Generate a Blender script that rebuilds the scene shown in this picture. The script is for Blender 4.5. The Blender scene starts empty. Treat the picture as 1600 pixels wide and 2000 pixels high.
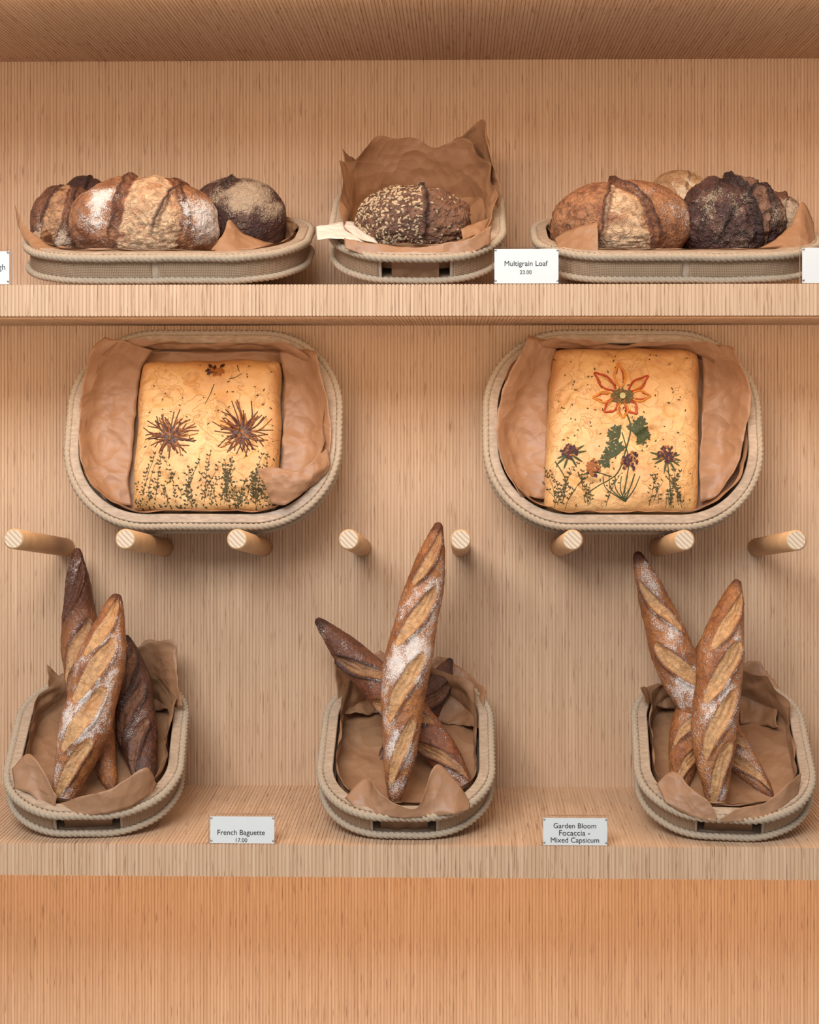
import bpy, bmesh, math, random
from mathutils import Vector, Matrix, noise
from mathutils.bvhtree import BVHTree
random.seed(7)
scn = bpy.context.scene
scn.view_settings.view_transform = 'Standard'
# ------------------------------------------------------------------ camera
CAM = Vector((0, -3.45, 1.5)); F = 3000.0
TH = math.atan(0.020); PPX, PPY = 840.0, 760.0
cs, sn = math.cos(TH), math.sin(TH)
cam_d = bpy.data.cameras.new("camera"); cam = bpy.data.objects.new("camera", cam_d)
scn.collection.objects.link(cam); scn.camera = cam
cam.location = CAM; cam.rotation_euler = (math.radians(90), 0, TH)
cam_d.sensor_width = 36; cam_d.sensor_fit = 'AUTO'
VC, VZ = (800, 1000), 1.0
cam_d.lens = F/2000*36*VZ
cam_d.shift_x = (VC[0]-PPX)*VZ/2000; cam_d.shift_y = -(VC[1]-PPY)*VZ/2000

def ray(px, py):
    a = (px-PPX)/F
    return Vector((-sn+a*cs, cs+a*sn, (PPY-py)/F))
def W(px, py, y):
    d = ray(px, py); return CAM + d*((y-CAM.y)/d.y)
def RP(px, py, M, w):
    Mi = M.inverted(); o = Mi@CAM; d = Mi.to_3x3()@ray(px, py)
    return o + d*((w-o.z)/d.z)

# ------------------------------------------------------------------ node helpers
def newmat(name):
    m = bpy.data.materials.new(name); m.use_nodes = True
    nt = m.node_tree; nt.nodes.clear()
    o = nt.nodes.new('ShaderNodeOutputMaterial'); b = nt.nodes.new('ShaderNodeBsdfPrincipled')
    nt.links.new(b.outputs[0], o.inputs[0])
    return m, nt, b
class G:
    def __init__(s, nt): s.nt = nt
    def n(s, t, **kw):
        x = s.nt.nodes.new(t)
        for k, v in kw.items(): setattr(x, k, v)
        return x
    def put(s, sock, v):
        if isinstance(v, bpy.types.NodeSocket): s.nt.links.new(v, sock)
        elif isinstance(v, (tuple, list)) and len(v) == 3 and sock.type == 'RGBA': sock.default_value = (*v, 1)
        else: sock.default_value = v
    def coord(s): return s.n('ShaderNodeTexCoord').outputs['Object']
    def mapping(s, vec, scale):
        m = s.n('ShaderNodeMapping'); s.put(m.inputs['Vector'], vec); m.inputs['Scale'].default_value = scale
        return m.outputs[0]
    def noise(s, vec, scale, detail=3, rough=.5, dist=0):
        m = s.n('ShaderNodeTexNoise'); s.put(m.inputs['Vector'], vec)
        m.inputs['Scale'].default_value = scale; m.inputs['Detail'].default_value = detail; m.inputs['Roughness'].default_value = rough
        m.inputs['Distortion'].default_value = dist
        return m.outputs['Fac']
    def voro(s, vec, scale, feature='F1'):
        v = s.n('ShaderNodeTexVoronoi', feature=feature); s.put(v.inputs['Vector'], vec); v.inputs['Scale'].default_value = scale
        return v.outputs['Distance']
    def math(s, op, a, b=0.0, clamp=False):
        m = s.n('ShaderNodeMath', operation=op); m.use_clamp = clamp
        s.put(m.inputs[0], a); s.put(m.inputs[1], b); return m.outputs[0]
    def mr(s, v, a, b, c=0.0, d=1.0):
        m = s.n('ShaderNodeMapRange'); s.put(m.inputs[0], v)
        for i, q in enumerate((a, b, c, d)): s.put(m.inputs[i+1], q)
        return m.outputs[0]
    def mix(s, f, a, b, mode='MIX'):
        m = s.n('ShaderNodeMix', data_type='RGBA', blend_type=mode)
        s.put(m.inputs[0], f); s.put(m.inputs[6], a); s.put(m.inputs[7], b); return m.outputs[2]
    def attr(s, name):
        return s.n('ShaderNodeAttribute', attribute_name=name).outputs['Fac']
    def bump(s, h, st, dist=.002, normal=None):
        m = s.n('ShaderNodeBump'); s.put(m.inputs['Height'], h); m.inputs['Strength'].default_value = st
        m.inputs['Distance'].default_value = dist
        if normal is not None: s.put(m.inputs['Normal'], normal)
        return m.outputs[0]

PITCH = 0.0074
WOOD_A = (.60, .40, .25); WOOD_B = (.67, .46, .30); WOOD_C = (.51, .315, .18)
def rib_mat():
    m, nt, b = newmat("ribbed_plywood"); g = G(nt)
    co = g.coord(); sx = g.n('ShaderNodeSeparateXYZ'); g.put(sx.inputs[0], co)
    cell = g.math('FLOOR', g.math('DIVIDE', g.math('ADD', sx.outputs[0], 5.0), PITCH/2))
    wn = g.n('ShaderNodeTexWhiteNoise', noise_dimensions='1D'); g.put(wn.inputs['W'], cell)
    c = g.mix(wn.outputs['Value'], WOOD_A, WOOD_B)
    st = g.noise(g.mapping(co, (120, 1.6, 1.6)), 2.0, 3)
    c = g.mix(g.mr(st, .35, .7), c, WOOD_C)
    fl = g.noise(g.mapping(co, (220, 9, 9)), 1.6, 2)
    c = g.mix(g.mr(fl, .61, .69, 0, .7), c, (.24, .10, .05))
    big = g.noise(co, 1.3, 2)
    c = g.mix(g.mr(big, .3, .7, 0, .2), c, (.66, .41, .24))
    g.put(b.inputs['Base Color'], c); b.inputs['Roughness'].default_value = .6
    g.put(b.inputs['Normal'], g.bump(st, .2, .001))
    return m
M_RIB = rib_mat()

def wood_mat(name, a, b_, scale=(6, 60, 60), rough=.6, ring=False):
    m, nt, b = newmat(name); g = G(nt); co = g.coord()
    n1 = g.noise(g.mapping(co, scale), 2.0, 5, .6)
    n2 = g.noise(co, 25, 3)
    c = g.mix(g.mr(n1, .3, .7), a, b_); c = g.mix(g.mr(n2, .4, .8, 0, .4), c, tuple(x*.6 for x in a))
    g.put(b.inputs['Base Color'], c); b.inputs['Roughness'].default_value = rough
    g.put(b.inputs['Normal'], g.bump(n1, .3, .001)); return m
M_BWOOD = wood_mat("weathered_basket_wood", (.32, .22, .14), (.50, .37, .265), (30, 90, 30))
M_PEG = wood_mat("pine_peg", (.50, .29, .14), (.60, .38, .20), (90, 2, 90), .5)
def endgrain():
    m, nt, b = newmat("pine_end_grain"); g = G(nt); co = g.coord()
    w = g.n('ShaderNodeTexWave', wave_type='BANDS', bands_direction='DIAGONAL'); g.put(w.inputs['Vector'], co)
    w.inputs['Scale'].default_value = 60; w.inputs['Distortion'].default_value = 2.5; w.inputs['Detail'].default_value = 1
    w.inputs['Detail Scale'].default_value = .6
    c = g.mix(g.mr(w.outputs['Fac'], .3, .9), (.66, .52, .37), (.48, .33, .21)); g.put(b.inputs['Base Color'], c)
    b.inputs['Roughness'].default_value = .6; return m
M_END = endgrain()
def kraft(name="kraft_paper", a=(.28, .138, .066), b_=(.35, .180, .090)):
    m, nt, b = newmat(name); g = G(nt); co = g.coord()
    n1 = g.noise(co, 12, 3); n2 = g.noise(co, 500, 2)
    c = g.mix(n1, a, b_); c = g.mix(g.mr(n2, .55, .8, 0, .3), c, tuple(x*.65 for x in a))
    g.put(b.inputs['Base Color'], c); b.inputs['Roughness'].default_value = .48
    b.inputs['Specular IOR Level'].default_value = .45
    wv = g.n('ShaderNodeVectorMath', operation='ADD'); nz = g.n('ShaderNodeTexNoise'); g.put(nz.inputs['Vector'], co); nz.inputs['Scale'].default_value = 9
    sc_ = g.n('ShaderNodeVectorMath', operation='SCALE'); g.put(sc_.inputs[0], nz.outputs['Color']); sc_.inputs['Scale'].default_value = .06
    g.put(wv.inputs[0], co); g.put(wv.inputs[1], sc_.outputs[0])
    v1 = g.voro(wv.outputs[0], 16); v2 = g.voro(wv.outputs[0], 42)
    h = g.math('ADD', v1, g.math('MULTIPLY', v2, .35))
    g.put(b.inputs['Normal'], g.bump(h, .55, .014)); return m
M_PAPER = kraft()
M_PAPER_L = kraft("kraft_paper_pale", (.66, .56, .46), (.74, .65, .55))
def burlap():
    m, nt, b = newmat("burlap"); g = G(nt)
    u = g.n('ShaderNodeUVMap').outputs[0]; sx = g.n('ShaderNodeSeparateXYZ'); g.put(sx.inputs[0], u)
    def thread(s): return g.math('ABSOLUTE', g.math('SINE', g.math('MULTIPLY', s, math.pi/.0034)))
    h = g.math('MULTIPLY', thread(sx.outputs[0]), thread(sx.outputs[1]))
    n1 = g.noise(g.coord(), 220, 3)
    c = g.mix(g.mr(h, .05, .5), (.13, .075, .04), (.40, .27, .165)); c = g.mix(g.mr(n1, .4, .7, 0, .5), c, (.30, .19, .11))
    g.put(b.inputs['Base Color'], c); b.inputs['Roughness'].default_value = .9
    g.put(b.inputs['Normal'], g.bump(h, .6, .001)); return m
M_BURLAP = burlap()
def plain(name, col, rough=.6, nscale=60, var=.35, bump=.2, spec=.3, metal=0):
    m, nt, b = newmat(name); g = G(nt); n1 = g.noise(g.coord(), nscale, 4)
    g.put(b.inputs['Base Color'], g.mix(g.mr(n1, .3, .7, 0, var), col, tuple(x*.45 for x in col)))
    b.inputs['Roughness'].default_value = rough; b.inputs['Specular IOR Level'].default_value = spec
    b.inputs['Metallic'].default_value = metal
    if bump: g.put(b.inputs['Normal'], g.bump(n1, bump, .001))
    return m
M_ROPE = plain("jute_rope", (.48, .37, .26), .9, 400, .6, .5)
M_NAIL = plain("dark_nail", (.05, .035, .03), .4, 100, .2, 0)
M_TEXT = plain("ink", (.02, .02, .022), .6, 50, 0, 0)
M_CARD = plain("white_card", (.68, .68, .65), .5, 30, .03, 0)
M_STEEL = plain("steel_pin", (.6, .6, .6), .3, 30, .1, 0, .5, 1)
def acrylic():
    m, nt, b = newmat("clear_acrylic"); b.inputs['Transmission Weight'].default_value = 1
    b.inputs['Roughness'].default_value = .03; b.inputs['IOR'].default_value = 1.3
    b.inputs['Base Color'].default_value = (.97, .98, .98, 1); return m
M_ACR = acrylic()

def bread_mat(name, light, mid, dark, cut, fcol=(.76, .68, .61), fs=1.0, gloss=.42, bs=.6, cutdark=.5, ccr=.4):
    m, nt, b = newmat(name); g = G(nt); co = g.coord()
    n1 = g.noise(co, 16, 5, .6); n2 = g.noise(co, 75, 5, .65); n3 = g.noise(co, 480, 3, .7); n4 = g.noise(co, 9, 3)
    rg = g.noise(co, 38, 4, .6, .6)
    ridge = g.math('ABSOLUTE', g.math('SUBTRACT', rg, .5))
    crack = g.mr(ridge, 0, .035, 1, 0)
    c = g.mix(g.mr(n1, .38, .62), mid, light)
    c = g.mix(g.mr(n2, .45, .70, 0, .75), c, dark)
    cutc = g.mix(g.mr(n2, .38, .66), cut, tuple(x*cutdark for x in cut))
    cutc = g.mix(g.math('MULTIPLY', crack, ccr), cutc, mid)
    cutc = g.mix(g.mr(n1, .5, .68, 0, .7), cutc, light)
    cf = g.mr(g.math('ADD', g.attr('cut'), g.math('MULTIPLY', g.math('SUBTRACT', n2, .5), .9)), .35, .62)
    c = g.mix(cf, c, cutc)
    c = g.mix(g.math('MULTIPLY', crack, g.mr(cf, 0, 1, .3, 0)), c, dark)
    bf = g.math('ADD', g.attr('burn'), g.math('MULTIPLY', g.math('SUBTRACT', n1, .5), .6))
    c = g.mix(g.mr(bf, .2, .85), c, dark)
    ff = g.math('MULTIPLY', g.attr('flour'), g.mr(n4, .38, .60, .3, 1.0))
    fm = g.math('ADD', g.math('MULTIPLY', n3, .68), g.math('MULTIPLY', n2, .32))
    thr = g.math('SUBTRACT', .69, g.math('MULTIPLY', ff, .22*fs))
    fmask = g.mr(g.math('SUBTRACT', fm, thr), 0, .09, 0, .85)
    fmask = g.math('MULTIPLY', fmask, g.mr(ff, .02, .15))
    c = g.mix(fmask, c, fcol)
    g.put(b.inputs['Base Color'], c)
    g.put(b.inputs['Roughness'], g.mr(fmask, 0, 1, gloss, .95))
    b.inputs['Specular IOR Level'].default_value = .45
    bb = g.math('ADD', g.math('MULTIPLY', n2, .8), g.math('MULTIPLY', n3, .3))
    bb = g.math('ADD', bb, g.math('MULTIPLY', g.mr(ridge, 0, .08), .35))
    g.put(b.inputs['Normal'], g.bump(bb, bs, .005)); return m

BG = bread_mat("baguette_crust_golden", (.47, .185, .058), (.30, .102, .033), (.10, .029, .011), (.62, .335, .14), cutdark=.6)
BR = bread_mat("baguette_crust_brown", (.32, .11, .042), (.20, .062, .027), (.05, .016, .009), (.48, .23, .09))
BD = bread_mat("baguette_crust_dark", (.15, .052, .028), (.088, .031, .018), (.024, .010, .007), (.22, .09, .04))
SG = bread_mat("sourdough_golden", (.43, .195, .085), (.27, .098, .043), (.065, .021, .011), (.72, .46, .26), bs=.95, ccr=.6, fs=1.25)
SB = bread_mat("sourdough_brown", (.26, .105, .055), (.14, .055, .03), (.035, .014, .009), (.50, .27, .135), (.60, .47, .34), bs=.95, fs=1.3)
SD = bread_mat("sourdough_dark", (.115, .048, .036), (.06, .025, .02), (.018, .009, .008), (.27, .14, .085), (.50, .37, .25), bs=1.0, fs=1.35)
MG = bread_mat("multigrain_crust", (.22, .10, .055), (.13, .055, .032), (.04, .018, .012), (.25, .115, .06), bs=1.0)
SP = bread_mat("pale_floured_crust", (.60, .38, .20), (.40, .21, .10), (.16, .07, .035), (.72, .50, .30), (.78, .62, .44), bs=.7)

# ------------------------------------------------------------------ object helpers
def link(o, parent=None):
    scn.collection.objects.link(o)
    if parent is not None: o.parent = parent
    return o
def mesh_obj(name, verts, faces, mat, parent=None, smooth=True, attrs=None, center=False):
    me = bpy.data.meshes.new(name)
    c = Vector((0, 0, 0))
    if center:
        for v in verts: c += Vector(v)
        c /= len(verts); verts = [Vector(v)-c for v in verts]
    me.from_pydata([tuple(v) for v in verts], [], faces); me.update()
    for m in (mat if isinstance(mat, list) else [mat]): me.materials.append(m)
    if smooth: me.polygons.foreach_set('use_smooth', [True]*len(me.polygons))
    if attrs:
        for k, vals in attrs.items():
            a = me.attributes.new(k, 'FLOAT', 'POINT'); a.data.foreach_set('value', vals)
    o = bpy.data.objects.new(name, me); o.location = c
    return link(o, parent)
def empty(name, M):
    e = bpy.data.objects.new(name, None); e.matrix_world = M; e.empty_display_size = .05
    scn.collection.objects.link(e); return e
def box(name, x0, x1, y0, y1, z0, z1, mat, parent=None, bev=0):
    vs = [(x, y, z) for x in (x0, x1) for y in (y0, y1) for z in (z0, z1)]
    fs = [(0, 1, 3, 2), (4, 6, 7, 5), (0, 4, 5, 1), (2, 3, 7, 6), (0, 2, 6, 4), (1, 5, 7, 3)]
    o = mesh_obj(name, vs, fs, mat, parent, False)
    if bev:
        m = o.modifiers.new('b', 'BEVEL'); m.width = bev; m.segments = 2
    return o
def ribbed_box(name, x0, x1, y0, y1, z0, z1, gd=.0015):
    prof = [(0, 1), (.12, 0), (.80, 0), (.92, 1)]
    vs = []; n = int((x1-x0)/PITCH)
    k = 0
    for i in range(n):
        for f, d in prof:
            x = x0+(i+f)*PITCH; o = gd*d
            vs += [(x, y1-o, z0+o), (x, y0+o, z0+o), (x, y0+o, z1-o), (x, y1-o, z1-o)]; k += 1
    fs = [(0, 1, 2, 3), (4*k-1, 4*k-2, 4*k-3, 4*k-4)]
    for i in range(k-1):
        for j in range(4):
            a = 4*i+j; b = 4*i+(j+1) % 4; fs.append((a, a+4, b+4, b))
    return mesh_obj(name, vs, fs, M_RIB, None, False)

def grid_faces(nr, nc, close=False, off=0):
    fs = []
    for i in range(nr-1):
        for j in range(nc if close else nc-1):
            a = off+i*nc+j; b = off+i*nc+(j+1) % nc
            fs.append((a, b, b+nc, a+nc))
    return fs
def sweep(pts, rad, nseg=8, closed=False, prof=None, up=Vector((0, 0, 1)), cap=True):
    n = len(pts); vs = []; nrm = None
    for i in range(n):
        if closed: t = (pts[(i+1) % n]-pts[i-1]).normalized()
        else: t = (pts[min(i+1, n-1)]-pts[max(i-1, 0)]).normalized()
        if nrm is None: nrm = (up-t*up.dot(t)).normalized()
        if closed: nrm = (up-t*up.dot(t)).normalized()
        else: nrm = (nrm-t*nrm.dot(t)).normalized()
        bi = t.cross(nrm); r = rad(i/(n-1)) if callable(rad) else rad
        for j in range(nseg):
            a = 2*math.pi*j/nseg; rr_ = r*(prof(i/n, a) if prof else 1)
            vs.append(pts[i]+nrm*math.cos(a)*rr_+bi*math.sin(a)*rr_)
    fs = []
    for i in range(n if closed else n-1):
        for j in range(nseg):
            a = i*nseg+j; b = i*nseg+(j+1) % nseg; c = ((i+1) % n)*nseg
            fs.append((a, b, c+(j+1) % nseg, c+j))
    if cap and not closed:
        fs.append(tuple(range(nseg-1, -1, -1))); fs.append(tuple((n-1)*nseg+j for j in range(nseg)))
    return vs, fs
class Acc:
    def __init__(s): s.v = []; s.f = []
    def add(s, vs, fs):
        o = len(s.v); s.v += [Vector(v) for v in vs]; s.f += [tuple(i+o for i in f) for f in fs]
def crv(ctrl, n):
    m = len(ctrl); out = []
    for k in range(n):
        t = k/(n-1)*(m-1); i = min(int(t), m-2); f = t-i
        p1, p2 = ctrl[i], ctrl[i+1]
        p0 = ctrl[i-1] if i > 0 else p1*2-p2
        p3 = ctrl[i+2] if i < m-2 else p2*2-p1
        out.append(.5*((2*p1)+(p2-p0)*f+(2*p0-5*p1+4*p2-p3)*f*f+(3*p1-p0-3*p2+p3)*f**3))
    return out
def sst(a, b, x):
    t = max(0, min(1, (x-a)/(b-a))); return t*t*(3-2*t)

# ------------------------------------------------------------------ room shell
SH_L = W(900, 1652, -.45).z; SH_LB = W(900, 1715, -.45).z
SH_U = W(900, 555, -.45).z; SH_UB = W(900, 617, -.45).z
CEIL = W(900, 117, 0).z
ribbed_box("wall_back", -1.6, 1.6, 0, .05, 0, CEIL+.02)
ribbed_box("ceiling", -1.6, 1.6, -.85, .02, CEIL, CEIL+.06)
ribbed_box("display_shelf", -1.6, 1.6, -.45, .003, SH_LB, SH_L)
ribbed_box("display_shelf", -1.6, 1.6, -.45, .003, SH_UB, SH_U)
box("floor", -2.5, 2.5, -5, .05, -.05, 0, plain("floor_concrete", (.45, .40, .35), .5, 8, .2, .05))

# ------------------------------------------------------------------ pegs
for i in range(8):
    b0 = W(900+(i-4)*192.9, 1069, 0); X = b0.x
    tip = Vector((X, -.405, W(900, 1054, -.405).z)); b0 = Vector((X, .0, b0.z))
    d = (tip-b0); L = d.length; R = .0205
    ns = 40; vs = []; fs = []
    for (l, r) in ((-.01, R), (L-.003, R), (L, R-.003)):
        for j in range(ns):
            a = 2*math.pi*j/ns; vs.append((r*math.cos(a), r*math.sin(a), l))
    fs = grid_faces(3, ns, True)
    fs.append(tuple(range(2*ns, 3*ns))); fs.append(tuple(range(ns-1, -1, -1)))
    o = mesh_obj("wooden_peg", vs, fs, [M_PEG, M_END], None, False)
    for p in o.data.polygons:
        if len(p.vertices) == 4: p.use_smooth = True
    o.data.polygons[2*ns].material_index = 1
    o.location = b0; o.rotation_euler = d.to_track_quat('Z', 'Y').to_euler()
# ------------------------------------------------------------------ baskets
def rr(a, b, r, n):
    segs = [('l', (0, -b), (a-r, -b)), ('a', (a-r, -b+r), -90), ('l', (a, -b+r), (a, b-r)), ('a', (a-r, b-r), 0),
            ('l', (a-r, b), (-a+r, b)), ('a', (-a+r, b-r), 90), ('l', (-a, b-r), (-a, -b+r)), ('a', (-a+r, -b+r), 180), ('l', (-a+r, -b), (0, -b))]
    Ls = [math.dist(s[1], s[2]) if s[0] == 'l' else math.pi/2*r for s in segs]
    P = sum(Ls); out = []
    for k in range(n):
        s = P*k/n; i = 0
        while i < len(Ls)-1 and s > Ls[i]: s -= Ls[i]; i += 1
        g = segs[i]
        if g[0] == 'l':
            f = s/Ls[i] if Ls[i] > 0 else 0; out.append((g[1][0]+(g[2][0]-g[1][0])*f, g[1][1]+(g[2][1]-g[1][1])*f))
        else:
            an = math.radians(g[2])+s/r; out.append((g[1][0]+r*math.cos(an), g[1][1]+r*math.sin(an)))
    return out, P
def rid(p, s): return 1-2*abs(noise.noise(p*s))

def basket(M, w_, l_, h, r, ext, hole=.065, seed=0, paper_amp=1.0):
    E = empty("bread_basket", M); a, b = w_/2-.010, l_/2-.010; n = 240
    ring = lambda o, N=n: rr(a+o, b+o, r+o, N)
    P = ring(0)[1]
    def shell(name, o, rows, thick, mat, hw, hrow):
        pts, _ = ring(o); vs = [(u, v, w) for w in rows for (u, v) in pts]; fs = []; uv = []
        for i in range(len(rows)-1):
            for j in range(n):
                s = (j+.5)/n*P; s = min(s, P-s)
                if s < hw and i == hrow: continue
                q = (i*n+j, i*n+(j+1) % n, (i+1)*n+(j+1) % n, (i+1)*n+j); fs.append(q)
                uv += [(j/n*P, rows[i]), ((j+1)/n*P, rows[i]), ((j+1)/n*P, rows[i+1]), (j/n*P, rows[i+1])]
        ob = mesh_obj(name, vs, fs, mat, E); ul = ob.data.uv_layers.new(name='UVMap')
        for k, c in enumerate(uv): ul.data[k].uv = c
        md = ob.modifiers.new('s', 'SOLIDIFY'); md.thickness = thick; md.offset = -1
    shell("band", 0, [0, .006, h-.014, h-.002], .009, M_BWOOD, hole, 1)
    shell("burlap_wrap", .0025, [.004, .0055, h-.013, h-.010], .0015, M_BURLAP, hole+.004, 1)
    pts, _ = ring(-.004); vs = [(u, v, w) for w in (0, .005) for (u, v) in pts]
    fs = grid_faces(2, n, True)+[tuple(range(n-1, -1, -1)), tuple(range(n, 2*n))]
    mesh_obj("base_board", vs, fs, M_BWOOD, E, False)
    sec = [(-.018, h-.006), (-.018, h+.003), (-.0165, h+.0045), (.0, h+.0045), (.0015, h+.003), (.0015, h-.006)]
    vs = []
    for o, w in sec: vs += [(u, v, w) for (u, v) in ring(o)[0]]
    vs += vs[:n]; fs = grid_faces(len(sec)+1, n, True)
    mesh_obj("wooden_rim", vs, fs, M_BWOOD, E, True).modifiers.new('e', 'EDGE_SPLIT')
    A = Acc()
    np_, _ = ring(-.009, 22)
    for k, (u, v) in enumerate(np_):
        if k % 2 == 0: u += .004
        vs, fs = sweep([Vector((u, v, h+.004)), Vector((u, v, h+.0053))], .0017, 8); A.add(vs, fs)
    mesh_obj("rim_nails", A.v, A.f, M_NAIL, E)
    A = Acc(); tw = round(P/.034)
    for o, w, R in ((.0075, h-.004, .0085), (.0065, .008, .0070)):
        rp, _ = ring(o, 460)
        pp = [Vector((u, v, w+.0022*noise.noise(Vector((u*14, v*14, seed))))) for u, v in rp]
        vs, fs = sweep(pp, R, 14, True, prof=lambda t, an: .62+.42*abs(math.cos(1.5*(an-2*math.pi*tw*t*1.0))))
        A.add(vs, fs)
    mesh_obj("jute_rope", A.v, A.f, M_ROPE, E)
    if hole:
        vs = []
        for i in range(7):
            for j in range(21):
                u = -.048+.094*j/20; w = .006+.044*i/6; vs.append(Vector((u, -b+.012+.004*rid(Vector((u, w, seed)), 30), w)))
        mesh_obj("paper_behind_handle", vs, grid_faces(7, 21), M_PAPER, E)
    N = 240; inn, _ = rr(a-.019, b-.019, r-.015, N); rows = []
    def ex(s):
        ks = ext+[(ext[0][0]+1, *ext[0][1:])]
        if s < ks[0][0]: s += 1
        for q in range(len(ks)-1):
            if ks[q][0] <= s <= ks[q+1][0]:
                f = (s-ks[q][0])/(ks[q+1][0]-ks[q][0]+1e-9)
                return ks[q][1]*(1-f)+ks[q+1][1]*f, ks[q][2]*(1-f)+ks[q+1][2]*f
        return 0, 0
    sv = Vector((seed*3.7, seed*1.3, 0)); vs = []
    nfl = [0.02, .15, .3, .45, .6, .72, .83, .9, .96]
    for f in nfl:
        for (u, v) in inn:
            p = Vector((u*f, v*f, 0)); vs.append(Vector((u*f, v*f, .010+.008*f**5+.0045*(rid(p+sv, 12)+.3)*paper_amp)))
    for hh in (.35, .7, .98):
        for (u, v) in inn:
            p = Vector((u, v, hh*h)); d = Vector((u, v, 0)).normalized()
            k = -.006*(1+rid(p+sv, 14))*hh
            vs.append(Vector((u, v, 0))+d*k+Vector((0, 0, hh*h)))
    for q in range(1, 8):
        f = q/7
        for k, (u, v) in enumerate(inn):
            e, L = ex(k/N); e *= (1+.45*noise.noise(Vector((k/N*18, seed, 0))))
            L = math.radians(L)
            d = Vector((u, v, 0)).normalized(); p = Vector((u, v, f*.06))
            am = .014*f*min(1, e/.03)
            base = Vector((u, v, h+.002))-d*(.004+.004*rid(p+sv, 14))
            vs.append(base+d*(e*f*math.sin(L*f**.6)+am*rid(p+sv, 13))+Vector((0, 0, max(.0, e*f*math.cos(L*f**.6))+am*.5*noise.noise((p+sv)*17))))
    nr = len(nfl)+3+7; fs = grid_faces(nr, N, True); fs.append(tuple(range(N-1, -1, -1)))
    mesh_obj("kraft_paper_liner", vs, fs, M_PAPER, E)
    return E
def sheet(E, name, rows, mat=None, amp=.006, sc=16, fac=10, seed=0, local=False):
    """rows: grid of (px,py,y) [or (px,py,height in basket) if local] of a hand-folded paper flap"""
    Mi = E.matrix_world.inverted()
    f_ = (lambda p: RP(p[0], p[1], E.matrix_world, p[2])) if local else (lambda p: Mi@W(*p))
    pr = [crv([f_(p) for p in r], (len(r)-1)*fac+1) for r in rows]
    nc = len(pr[0]); cols = [crv([r[j] for r in pr], (len(rows)-1)*fac+1) for j in range(nc)]
    nr = len(cols[0]); vs = []
    sv = Vector((seed*2.1, 5.3*seed, seed))
    for i in range(nr):
        for j in range(nc):
            p = cols[j][i]; q = p+sv
            d = Vector((noise.noise(q*sc), noise.noise(q*sc+Vector((9, 0, 0))), rid(q, sc*.8)))
            d += .45*Vector((rid(q, sc*2.2), rid(q+Vector((3, 3, 3)), sc*2.2), rid(q+Vector((7, 3, 3)), sc*2.5)))
            vs.append(p+d*amp)
    o = mesh_obj(name, vs, grid_faces(nr, nc), mat or M_PAPER, E)
    md = o.modifiers.new('s', 'SOLIDIFY'); md.thickness = .0007
    return o
def bmat(px, y, z, alpha, l_, yaw=0):
    X = W(px, 880, y).x
    R = Matrix.Rotation(math.radians(yaw), 3, 'Z')
    u = R@Vector((1, 0, 0)); v = R@Vector((0, math.cos(alpha), math.sin(alpha))); n = u.cross(v)
    o = Vector((X, y, z))+v*(l_/2)
    M = Matrix((u, v, n)).transposed().to_4x4(); M.translation = o
    return M
rd = math.radians
BU1 = basket(bmat(303, -.432, SH_U, rd(18), .40), .58, .40, .058, .15,
   [(0, .004, 0), (.12, .004, 0), (.3, .01, 0), (.5, .012, 0), (.7, .01, 20), (.85, .01, 10)], hole=0, seed=1)
BU2 = basket(bmat(812, -.42, SH_U, rd(28), .44), .355, .44, .060, .135,
   [(0, .012, 10), (.1, .012, 10), (.2, .03, 20), (.3, .05, 10), (.4, .09, 0), (.5, .10, 0), (.6, .10, 0), (.7, .07, 10), (.8, .02, 20), (.9, .012, 10)], hole=.068, seed=2)
BU3 = basket(bmat(1340, -.432, SH_U, rd(18), .40), .58, .40, .058, .15,
   [(0, .004, 0), (.12, .006, 0), (.3, .012, 0), (.5, .012, 0), (.7, .01, 0), (.85, .005, 10)], hole=0, seed=3)
PEGTOP = W(900, 1040, -.14).z
BF1 = basket(bmat(396, -.155, PEGTOP-.001, rd(72), .44), .59, .44, .058, .17,
   [(0, .004, 0), (.08, .012, 10), (.13, .02, -20), (.2, .01, -10), (.3, .012, 5), (.36, .03, 10), (.42, .02, 0), (.5, .008, 0), (.58, .02, 10), (.62, .04, 10), (.68, .012, 10), (.78, .01, 15), (.86, .01, 0), (.93, .008, 0)], hole=0, seed=4)
BF2 = basket(bmat(1217, -.155, PEGTOP-.001, rd(72), .44), .59, .44, .058, .17,
   [(0, .004, 0), (.1, .006, 0), (.16, .01, 0), (.24, .01, 0), (.32, .03, 10), (.38, .03, 25), (.44, .01, 0), (.5, .008, 0), (.58, .02, 10), (.62, .03, 15), (.7, .012, 10), (.78, .01, 10), (.88, .01, 0), (.95, .008, 0)], hole=0, seed=5)
BL1 = basket(bmat(172, -.412, SH_L, rd(28), .44, 6), .355, .44, .060, .135,
   [(0, .006, 0), (.1, .012, 0), (.2, .02, -10), (.3, .02, 0), (.4, .05, 0), (.5, .03, 0), (.6, .03, 10), (.7, .012, -10), (.8, .01, -20), (.9, .02, -10)], seed=6)
BL2 = basket(bmat(790, -.412, SH_L, rd(28), .44, 0), .355, .44, .060, .135,
   [(0, .006, 0), (.1, .012, 0), (.2, .01, -10), (.3, .01, 0), (.4, .045, 5), (.5, .04, 0), (.6, .05, 0), (.7, .012, -10), (.8, .01, -30), (.9, .012, -10)], seed=7)
BL3 = basket(bmat(1425, -.412, SH_L, rd(28), .44, -4), .355, .44, .060, .135,
   [(0, .006, 0), (.1, .012, 0), (.2, .012, -10), (.3, .01, 0), (.4, .045, 0), (.5, .03, 0), (.6, .03, 0), (.7, .012, -20), (.8, .01, -30), (.9, .012, -10)], seed=8)

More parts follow.
